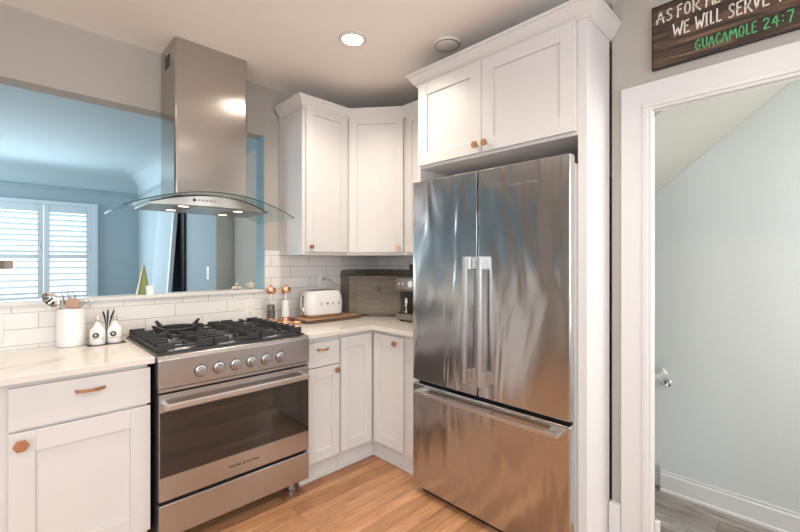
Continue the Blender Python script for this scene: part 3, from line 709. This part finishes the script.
for x in (-.082, .080):
    for y in (-.034, .034): b.tube([(x, y, .003), (x, y, .035)], .0012, 6)
b.tube([(0, .0, .004), (0, .0, .13)], .0018, 6)
b.obj('wire_frame', M['dullsteel'], t)
for i, (dx, dz, a) in enumerate(((-.004, .165, -.012), (.004, .172, .002), (.014, .168, .020))):
    tt = root('cocktail_pick', ['dark pick handle leaning left between the cruets', 'dark pick handle upright between the cruets', 'dark pick handle leaning right above the right cruet'][i], 'pick', (-2.034, -.085, ZC))
    MB().tube([(0, .03, .0), (dx, .028, .10), (dx + a * .4, .026, .135), (dx + a, .026, dz)], [.0018, .0025, .005, .0045]).obj('handle', M['dark'], tt, smooth=True)
    MB().lathe([(.001, 0), (.006, .003), (.006, .009), (.001, .012)], c=(dx + a, .026, dz - .002), seg=10, cap=False).obj('end_cap', M['steels'], tt, smooth=True)
# salt and pepper mills
def mill(x, y, label, fill, fh):
    t = root('spice_mill', label, 'mill', (x, y, ZC), 0, 'copper and acrylic mills'); t.scale = (1.28, 1.28, 1.06)
    MB().lathe([(.024, 0), (.026, .004), (.026, .016), (.023, .022), (.024, .034), (.022, .036), (.001, .036)], seg=28, cap=False).obj('base', M['copper'], t, smooth=True)
    MB().lathe([(.024, .036), (.025, .06), (.021, .12), (.0185, .18), (.020, .196)], seg=28, cap=False).obj('tube', M['glass'], t, smooth=True)
    MB().lathe([(.001, .037), (.0215, .037), (.0225, .06), (.0195, .036 + fh), (.001, .036 + fh)], seg=24, cap=False).obj('spice', fill, t, smooth=True)
    MB().lathe([(.003, .036), (.003, .196)], seg=8).obj('shaft', M['chrome'], t)
    k = MB().lathe([(.001, .194), (.021, .196), (.024, .202), (.029, .214), (.029, .226), (.022, .238), (.008, .243), (.006, .246), (.001, .246)], seg=28, cap=False).obj('top', M['copper'], t, smooth=True)
    MB().lathe([(.004, .245), (.006, .251), (.005, .257), (.001, .259)], seg=14, cap=False).obj('finial', M['copper'], k, smooth=True)
mill(-1.080, -.066, 'copper-topped clear pepper mill, left one, filled with dark peppercorns', M['pepper'], .088)
mill(-.972, -.078, 'copper-topped clear salt mill, right one, filled with white salt', M['salt'], .115)
t = root('copper_dish', 'small shallow copper dish on the counter in front of the mills', 'dish', (-1.045, -.21, ZC))
MB().lathe([(.020, 0), (.030, .006), (.040, .022), (.041, .024), (.038, .022), (.028, .009), (.001, .006)], seg=28, cap=False).obj('bowl', M['copper'], t, smooth=True)
t = root('copper_dish', 'tiny copper dish right of the shallow copper dish, by the board', 'dish', (-.975, -.235, ZC))
MB().lathe([(.018, 0), (.026, .006), (.032, .018), (.033, .020), (.030, .018), (.024, .008), (.001, .006)], seg=28, cap=False).obj('bowl', M['copper'], t, smooth=True)
# board and toaster
t = root('cutting_board', 'dark-edged wooden cutting board under the white toaster', 'cutting board', (-.925, -.30, ZC))
b = MB(); pts = [(.0, .02), (.02, .002), (.25, -.004), (.46, .004), (.49, .02), (.487, .09), (.456, .15), (.45, .25), (.43, .262), (.2, .266), (.02, .26), (-.004, .22)]
b.prism(pts, .004, .024); b.obj('slab', M['board'], t, bevel=.003)
MB().prism([(.5 * .97 / .97 * 0 + x * .985 + .004, y * .97 + .004) for x, y in pts], .0235, .0262).obj('top_surface', M['boardtop'], t)
for x in (.05, .42):
    for y in (.04, .22): MB().lathe([(.010, 0), (.010, .005)], c=(x, y, 0), seg=12).obj('foot', M['black'], t)
t = root('toaster', 'white retro two-slice toaster standing on the cutting board', 'toaster', (-.715, -.150, ZC + .0262), R(-4)); t.scale = (1, 1, 1.13)
def rounded(w_, d_, r, n=6):
    out = []
    for cx_, cy_, a0 in ((w_ / 2 - r, d_ / 2 - r, 0), (-w_ / 2 + r, d_ / 2 - r, 90), (-w_ / 2 + r, -d_ / 2 + r, 180), (w_ / 2 - r, -d_ / 2 + r, 270)):
        out += [(cx_ + r * math.cos(R(a0 + 90 * i / n)), cy_ + r * math.sin(R(a0 + 90 * i / n))) for i in range(n + 1)]
    return out
def loft(levels, caps=True):
    b = MB(); rings = [[b.bm.verts.new((x, y, z)) for x, y in pts] for pts, z in levels]
    k = len(rings[0])
    for a, c in zip(rings, rings[1:]):
        for i in range(k): b.bm.faces.new((a[i], a[(i + 1) % k], c[(i + 1) % k], c[i]))
    b.bm.faces.new(rings[0][::-1]); b.bm.faces.new(rings[-1]); return b
loft([(rounded(.285, .165, .05), .016), (rounded(.30, .18, .055), .022), (rounded(.305, .185, .057), .08), (rounded(.295, .175, .055), .14), (rounded(.278, .155, .05), .160), (rounded(.25, .125, .045), .172)]).obj('body', M['cream'], t, smooth=True)
b = loft([(rounded(.27, .15, .045), .004), (rounded(.28, .16, .05), .016)]); b.obj('base', M['chrome'], t, smooth=True)
for x in (-.11, .11):
    for y in (-.05, .05): MB().lathe([(.009, 0), (.009, .005)], c=(x, y, 0), seg=12).obj('foot', M['black'], t)
b = MB(); b.box(-.115, .115, -.045, .045, .1715, .1745); b.obj('top_plate', M['chrome'], t, bevel=.001)
b = MB(); b.box(-.105, .105, -.034, -.008, .1742, .1752); b.box(-.105, .105, .008, .034, .1742, .1752); b.obj('slot', M['black'], t)
b = MB(); b.box(-.1545, -.1525, -.006, .006, .07, .15); b.obj('lever_track', M['black'], t)
MB().lathe([(.007, 0), (.012, .010), (.012, .016), (.001, .018)], seg=18, mx=Matrix.Translation((-.150, 0, .148)) @ Matrix.Rotation(R(-90), 4, 'Y'), cap=False).obj('lever', M['chrome'], t, smooth=True)
MB().lathe([(.020, 0), (.022, .008), (.019, .016), (.001, .017)], seg=24, mx=Matrix.Translation((-.152, -.012, .048)) @ Matrix.Rotation(R(-90), 4, 'Y'), cap=False).obj('dial', M['chrome'], t, smooth=True)
for i, ch in enumerate('SMEG'):
    text('letter', ch, .022, M['dullsteel'], t, Matrix.Translation((-.055 + i * .048, -.0925, .082)) @ FRONT, .001)
# outlets
def outlet(x, z, label, plug=False, w_=.075, h_=.125):
    t = root('wall_outlet', label, 'outlet', (x, .012, z))
    MB().box(-w_ / 2, w_ / 2, -.006, 0, -h_ / 2, h_ / 2).obj('cover_plate', M['plastic'], t, bevel=.002)
    for dz in (.022, -.022):
        k = MB().box(-.016, .016, -.008, -.005, dz - .015, dz + .015).obj('socket', M['plastic'], t, bevel=.002)
        b = MB(); b.box(-.007, -.005, -.0086, -.0079, dz - .004, dz + .006); b.box(.005, .007, -.0086, -.0079, dz - .004, dz + .006); b.obj('slot', M['black'], k)
outlet(-1.198, 1.022, 'white double wall outlet in the tile behind the range')
outlet(-.600, 1.20, 'white wall outlet in the tile above the toaster', w_=.07)
outlet(-2.475, 1.024, 'white wall plate in the tile at the left edge of the photo')
t = root('power_plug', 'grey toaster plug in the outlet with its cable hanging down', 'plug', (-.598, .0, 1.222))
MB().lathe([(.012, 0), (.014, .006), (.013, .022), (.008, .028)], seg=18, mx=Matrix.Translation((0, .004, 0)) @ Matrix.Rotation(R(90), 4, 'X')).obj('plug_body', M['steels'], t, smooth=True)
MB().tube([(0, -.024, 0), (.03, -.032, -.002), (.07, -.035, -.03), (.105, -.035, -.085), (.115, -.035, -.14), (.10, -.035, -.20), (.08, -.035, -.24)], .003, 8).obj('cable', M['steels'], t, smooth=True)
# corner bread box
t = root('bread_box', 'distressed grey-brown wooden corner bread box with drop-down door', 'bread box', (0, 0, ZC))
P1, P2 = (-.452, -.150), (-.185, -.475)
pent = [(-.424, .004), P1, P2, (-.018, -.475), (-.018, .004)]
b = MB(); b.prism(pent, .0, .308); b.obj('body', M['breadbox'], t, bevel=.002)
b = MB(); b.prism([(-.432, .006), (-.463, -.155), (-.190, -.488), (-.016, -.488), (-.016, .006)], .308, .322); b.obj('lid_board', M['breadbox'], t, bevel=.002)
# raised back rails with rounded ends along both walls
def rail(pts, mx, th): 
    b = MB(); b.prism(pts, 0, th, mx); return b
arc = [(-.425, .322), (-.425, .345), (-.420, .358), (-.408, .367), (-.39, .37), (-.02, .37), (-.02, .322)]
rail(arc, Matrix.Translation((0, .006, 0)) @ Matrix.Rotation(R(90), 4, 'X'), .014).obj('back_rail', M['breadbox'], t)
arc2 = [(.475, .322), (.475, .345), (.470, .358), (.458, .367), (.44, .37), (-.006, .37), (-.006, .322)]
rail([(-a, z) for a, z in arc2], Matrix.Translation((-.034, 0, 0)) @ mxp, .014).obj('back_rail', M['breadbox'], t)
ang = math.atan2(P2[1] - P1[1], P2[0] - P1[0]); Lb = math.hypot(P2[0] - P1[0], P2[1] - P1[1])
FXm = Matrix.Translation((P1[0], P1[1], 0)) @ Matrix.Rotation(ang, 4, 'Z')
b = MB(); b.box(.065, Lb - .012, -.012, -.001, .022, .285, FXm); d = b.obj('door', M['breadbox'], t, bevel=.001)
b = MB()
for x0, x1, z0_, z1_ in ((.062, .066, .02, .287), (.066, Lb - .012, .283, .287), (Lb - .014, Lb - .010, .02, .287), (.066, Lb - .012, .019, .0225)): b.box(x0, x1, -.0135, -.0005, z0_, z1_, FXm)
b.obj('worn_edge', M['bareedge'], d)
MB().lathe([(.006, 0), (.006, .012), (.014, .018), (.016, .026), (.010, .032), (.001, .033)], seg=20, mx=FXm @ Matrix.Translation((Lb * .56, -.012, .222)) @ Matrix.Rotation(R(90), 4, 'X'), cap=False).obj('knob', M['breadbox'], d, smooth=True)
for x in (.115, Lb - .10): MB().box(x, x + .05, -.015, -.008, .012, .021, FXm).obj('hinge', M['dark'], d)
# espresso machine (faces the range side)
t = root('espresso_machine', 'stainless espresso machine with bean hopper beside the fridge', 'coffee machine', (-.355, -.592, ZC), R(-90))
MB().box(0, .30, .0, .30, .012, .058).obj('base', M['dullsteel'], t, bevel=.004)
MB().box(.01, .29, .012, .11, .058, .062).obj('drip_tray', M['dark'], t, bevel=.001)
MB().box(.004, .296, .145, .30, .058, .30).obj('column', M['dark'], t, bevel=.003)
b = MB(); b.prism([(-.002, .235), (.03, .215), (.30, .215), (.30, .325), (.03, .325), (-.002, .315)], 0, .30, Matrix(((0, 0, 1, 0), (1, 0, 0, 0), (0, 1, 0, 0), (0, 0, 0, 1)))); hd = b.obj('head', M['dullsteel'], t, bevel=.004)
MB().lathe([(.022, 0), (.024, .003), (.022, .006), (.001, .006)], seg=24, mx=Matrix.Translation((.15, -.002, .275)) @ Matrix.Rotation(R(90), 4, 'X'), cap=False).obj('gauge', M['white'], hd, smooth=True)
for x in (.035, .075, .20, .235, .265): MB().lathe([(.009, 0), (.010, .004), (.001, .005)], seg=18, mx=Matrix.Translation((x, -.002, .275)) @ Matrix.Rotation(R(90), 4, 'X'), cap=False).obj('button', M['chrome'], hd, smooth=True)
MB().lathe([(.050, 0), (.052, .004), (.060, .05), (.062, .085), (.058, .092), (.001, .094)], c=(.075, .15, .325), seg=28, cap=False).obj('bean_hopper', M['dark'], t, smooth=True)
MB().lathe([(.030, 0), (.034, -.03), (.030, -.034), (.001, -.034)], c=(.20, .075, .215), seg=24, cap=False).obj('group_head', M['chrome'], t, smooth=True)
pf = MB().lathe([(.033, 0), (.035, -.02), (.030, -.03), (.012, -.034), (.001, -.034)], c=(.20, .075, .184), seg=24, cap=False).obj('portafilter', M['chrome'], t, smooth=True)
MB().tube([(.20, .045, .172), (.20, -.02, .168), (.20, -.055, .162)], [.008, .011, .012], 10).obj('grip', M['black'], pf, smooth=True)
MB().lathe([(.030, 0), (.034, -.018), (.001, -.020)], c=(.075, .075, .215), seg=24, cap=False).obj('grinder_outlet', M['black'], t, smooth=True)
MB().tube([(.275, .07, .215), (.278, .06, .14), (.285, .05, .075)], .004).obj('steam_wand', M['chrome'], t, smooth=True)
for x in (.03, .27):
    for y in (.03, .27): MB().lathe([(.012, 0), (.012, .012)], c=(x, y, 0), seg=12).obj('foot', M['black'], t)
t = root('tamper', 'steel tamper standing on the espresso machine drip tray', 'tamper', (-.295, -.642, ZC + .062))
MB().lathe([(.026, 0), (.026, .010), (.008, .014), (.008, .03)], seg=24, cap=False).obj('base', M['chrome'], t, smooth=True)
MB().lathe([(.008, .03), (.017, .045), (.017, .10), (.012, .108), (.001, .110)], seg=20, cap=False).obj('handle', M['chrome'], t, smooth=True)

# ------------------------------------------------------------------ things on the ledge and beyond
LZ = OZ0 + .015
def pebble(x, y, label, lumps):
    b = MB()
    for dx, dy, dz, r in lumps:
        bm2 = bmesh.new(); bmesh.ops.create_icosphere(bm2, subdivisions=3, radius=r)
        for v_ in bm2.verts: v_.co = Vector((v_.co.x * 1.1 + dx, v_.co.y + dy, v_.co.z * .85 + dz)) * (1 + .0) + v_.co.normalized() * .002 * math.sin(v_.co.x * 400 + v_.co.z * 300)
        me = bpy.data.meshes.new('m'); bm2.to_mesh(me); b.bm.from_mesh(me); bm2.free(); bpy.data.meshes.remove(me)
    o = b.obj('ledge_ornament', M['stone'], smooth=True, loc=(x, y, LZ)); o.scale = (1.25, 1.25, 1.2); return tag(o, label, 'ornament', 'small stone ornaments on the ledge')
pebble(-1.250, .105, 'low pale stone ornament with a small peak, left one on the ledge', [(0, 0, .013, .016), (-.018, 0, .010, .012), (.016, .004, .010, .012), (0, 0, .034, .009)])
pebble(-1.150, .105, 'lumpy pale stone ornament next to the blue jamb', [(0, 0, .018, .020), (-.016, .002, .030, .011), (.016, 0, .026, .013), (.004, 0, .036, .010)])
t = root('felt_cone', 'green cone ornament standing on the ledge below the hood', 'ornament', (-1.822, .105, LZ))
MB().lathe([(.030, 0), (.029, .004), (.021, .07), (.010, .14), (.006, .172), (.001, .178)], seg=28, cap=False).obj('cone', M['green'], t, smooth=True)
b = MB(); b.tube([(-.040, 0, 0), (-.024, 0, .075), (-.011, 0, .15), (-.006, 0, .178)], [.005, .004, .003, .002], 8); b.obj('white_edge', M['white'], t, smooth=True)
t = root('small_cup', 'small square pale blue cup in front of the green cone', 'cup', (-1.800, .068, LZ))
loft([(rounded(.038, .038, .006, 3), 0), (rounded(.046, .046, .007, 3), .055), (rounded(.040, .040, .006, 3), .055), (rounded(.034, .034, .005, 3), .01)]).obj('body', M['shutter'], t, smooth=True)
t = root('pendant_lamp', 'copper drum pendant lamp at the left edge, before the shutters', 'pendant lamp', (-2.525, 3.0, CH))
MB().lathe([(.165, -1.338), (.167, -1.338), (.167, -1.255), (.165, -1.255)], seg=40, cap=False).obj('shade', M['copper'], t, smooth=True)
b = MB(); b.tube([(0, 0, -1.25), (0, 0, -.02)], .004); b.tube([(-.165, 0, -1.262), (.165, 0, -1.262)], .003); b.obj('cord', M['dark'], t)
MB().lathe([(.05, 0), (.05, -.02), (.01, -.03)], seg=24).obj('canopy', M['copper'], t, smooth=True)
# leaning board and black slab set in for the dark gap behind it
t = root('leaning_board', 'tall pale blue board leaning against the blue dining room wall', 'board')
p0 = Vector((-1.30, 0, 0)); lean = math.atan2(.28, 2.03)
b = MB(); mx = Matrix.Translation((-1.190, 0, .0)) @ Matrix.Rotation(math.atan2(.15, 2.1), 4, 'Y')
b.box(0, .035, 2.36, 3.02, 0, 2.1, mx); b.obj('panel', M['bluec'], t)
b = MB(); b.box(-.004, .036, 2.30, 2.358, 0, 2.1, mx); b.obj('edge_strip', M['shutter'], t)
t = root('dark_gap_slab', 'tall black slab filling the dark gap between the leaning board and the wall', 'panel')
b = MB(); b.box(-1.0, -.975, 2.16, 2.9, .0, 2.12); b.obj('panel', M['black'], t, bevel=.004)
# light switch on the blue wall
t = root('light_switch', 'white double light switch plate on the blue dining room wall', 'switch', (-.97, 1.475, 1.245))
MB().box(-.006, 0, -.035, .035, -.065, .065).obj('cover_plate', M['plastic'], t, bevel=.002)
b = MB(); b.box(-.011, -.006, -.006, .006, .012, .032); b.box(-.011, -.006, -.006, .006, -.032, -.012); b.obj('toggle', M['plastic'], t)
# handrail in the stairwell
t = root('handrail', 'white handrail end on a chrome bracket in the stairwell', 'handrail')
e = Vector((.665, -2.075, .640)); dr = Vector((0, 1, -.74)).normalized()
MB().tube([e, e + dr * 1.6], .024, 16).obj('rail', M['trim'], t, smooth=True)
q = e + dr * .05
MB().tube([q + Vector((0, -.01, -.025)), q + Vector((.0, -.02, -.055)), q + Vector((.035, -.035, -.075)), q + Vector((.075, -.04, -.06))], .007, 10).obj('bracket', M['chrome'], t, smooth=True)
MB().lathe([(.026, 0), (.024, .008), (.012, .012)], seg=20, mx=Matrix.Translation((.7395, q.y - .04, q.z - .06)) @ Matrix.Rotation(R(-90), 4, 'Y')).obj('mounting_plate', M['chrome'], t, smooth=True)

# ------------------------------------------------------------------ painted sign
SX = XW - .022; SY0, SY1, SZ0, SZ1 = -2.247, -3.05, 2.233, 2.509
t = root('wall_sign', 'dark stained wooden sign with cream and green hand lettering above doorway', 'sign', (SX, SY0, 0), R(-90))
MB().box(0, SY0 - SY1, 0, .020, SZ0, SZ1).obj('board', M['signwood'], t, bevel=.001)
b = MB(); b.box(-.003, 0, -.002, .020, SZ0 - .003, SZ1 + .003); b.box(0, SY0 - SY1, -.002, .020, SZ0 - .003, SZ0); b.box(0, SY0 - SY1, -.002, .020, SZ1, SZ1 + .003); b.obj('edge', M['black'], t)
GL = {
 'A': [[(0, 0), (.22, .55), (.45, 1.02), (.60, .5), (.82, -.05)], [(-.05, .34), (.85, .42)]],
 'S': [[(.8, .88), (.55, 1.0), (.25, .92), (.15, .72), (.4, .52), (.72, .38), (.75, .15), (.45, 0), (.1, .06)]],
 'F': [[(.12, -.03), (.15, 1.0)], [(.0, .97), (.75, 1.05)], [(.15, .55), (.6, .6)]],
 'O': [[(.42, 1), (.15, .8), (.08, .4), (.2, .08), (.45, 0), (.72, .15), (.8, .5), (.72, .85), (.45, 1.0)]],
 'R': [[(.12, -.03), (.15, 1.0)], [(0, .93), (.4, 1.06), (.72, .9), (.68, .65), (.4, .5), (.16, .46)], [(.35, .5), (.6, .2), (.92, -.06)]],
 'M': [[(.05, -.02), (.15, 1.0), (.45, .4), (.75, 1.02), (.92, -.02)]],
 'E': [[(.75, 1.0), (.15, .95), (.12, .0), (.8, .05)], [(.13, .5), (.6, .55)]],
 'W': [[(.0, 1.0), (.2, .0), (.48, .7), (.7, .0), (.98, 1.05)]],
 'I': [[(.35, 0), (.38, 1.0)], [(.1, 1.0), (.68, 1.0)], [(.08, 0), (.65, .02)]],
 'L': [[(.18, 1.02), (.15, .02), (.75, .06)]],
 'V': [[(.05, 1.0), (.4, .0), (.8, 1.05)]],
 'T': [[(.4, 0), (.42, 1.0)], [(.0, .97), (.85, 1.03)]],
 'G': [[(.78, .88), (.5, 1.0), (.2, .8), (.1, .4), (.3, .02), (.6, .05), (.78, .3), (.78, .45), (.45, .45)]],
 'U': [[(.1, 1.0), (.12, .3), (.35, 0), (.65, .1), (.75, .4), (.78, 1.02)]],
 'C': [[(.78, .88), (.5, 1.0), (.2, .8), (.1, .4), (.3, .02), (.6, .02), (.82, .15)]],
 '2': [[(.1, .8), (.35, 1.0), (.7, .88), (.68, .6), (.1, .02), (.85, .05)]],
 '4': [[(.6, -.03), (.62, 1.0), (.05, .35), (.9, .38)]],
 '7': [[(.08, .98), (.8, 1.0), (.35, -.02)]],
 ':': [[(.35, .25), (.38, .30)], [(.35, .7), (.38, .75)]],
}
def stroke(b, pts, wd, y):
    for p, q in zip(pts, pts[1:]):
        p = Vector(p); q = Vector(q); dd = (q - p); ln = dd.length; dd.normalize(); n_ = Vector((-dd.y, dd.x)) * wd / 2; e_ = dd * wd * .3
        a = [p - e_ + n_, p - e_ - n_, q + e_ - n_, q + e_ + n_]
        b.prism([(v_.x, v_.y) for v_ in a], 0, .0012, Matrix.Translation((0, y, 0)) @ Matrix.Rotation(R(90), 4, 'X'))
def write(s, widths, x, z, h, wd, m, name, dz=0):
    """each letter is its own stroke lettering; x,z local to the sign"""
    cx_ = x
    b = MB()
    for i, ch in enumerate(s):
        wl_ = widths[i]
        if ch == ' ': b.obj(name, m, t); b = MB()
        else:
            for st_ in GL[ch]: stroke(b, [(cx_ + px_ * wl_ * .92, z + dz * i + pz * h) for px_, pz in st_], wd, 0)
        cx_ += wl_
    return b.obj(name, m, t)
def yl(y): return SY0 - y      # world y -> sign local x
write('AS FOR ME', [.036, .029, .012, .026, .029, .034, .013, .028, .026], .017, 2.432, .050, .0058, M['signwhite'], 'painted_word')
write('WE WILL SERVE T', [.038, .027, .016, .032, .017, .020, .024, .016, .025, .025, .028, .026, .026, .014, .030], .080, 2.352, .053, .0058, M['signwhite'], 'painted_word')
write('GUACAMOLE 24:7', [.025, .023, .023, .021, .023, .029, .023, .017, .021, .012, .026, .026, .016, .026], .158, 2.262, .042, .0044, M['signgreen'], 'painted_word')
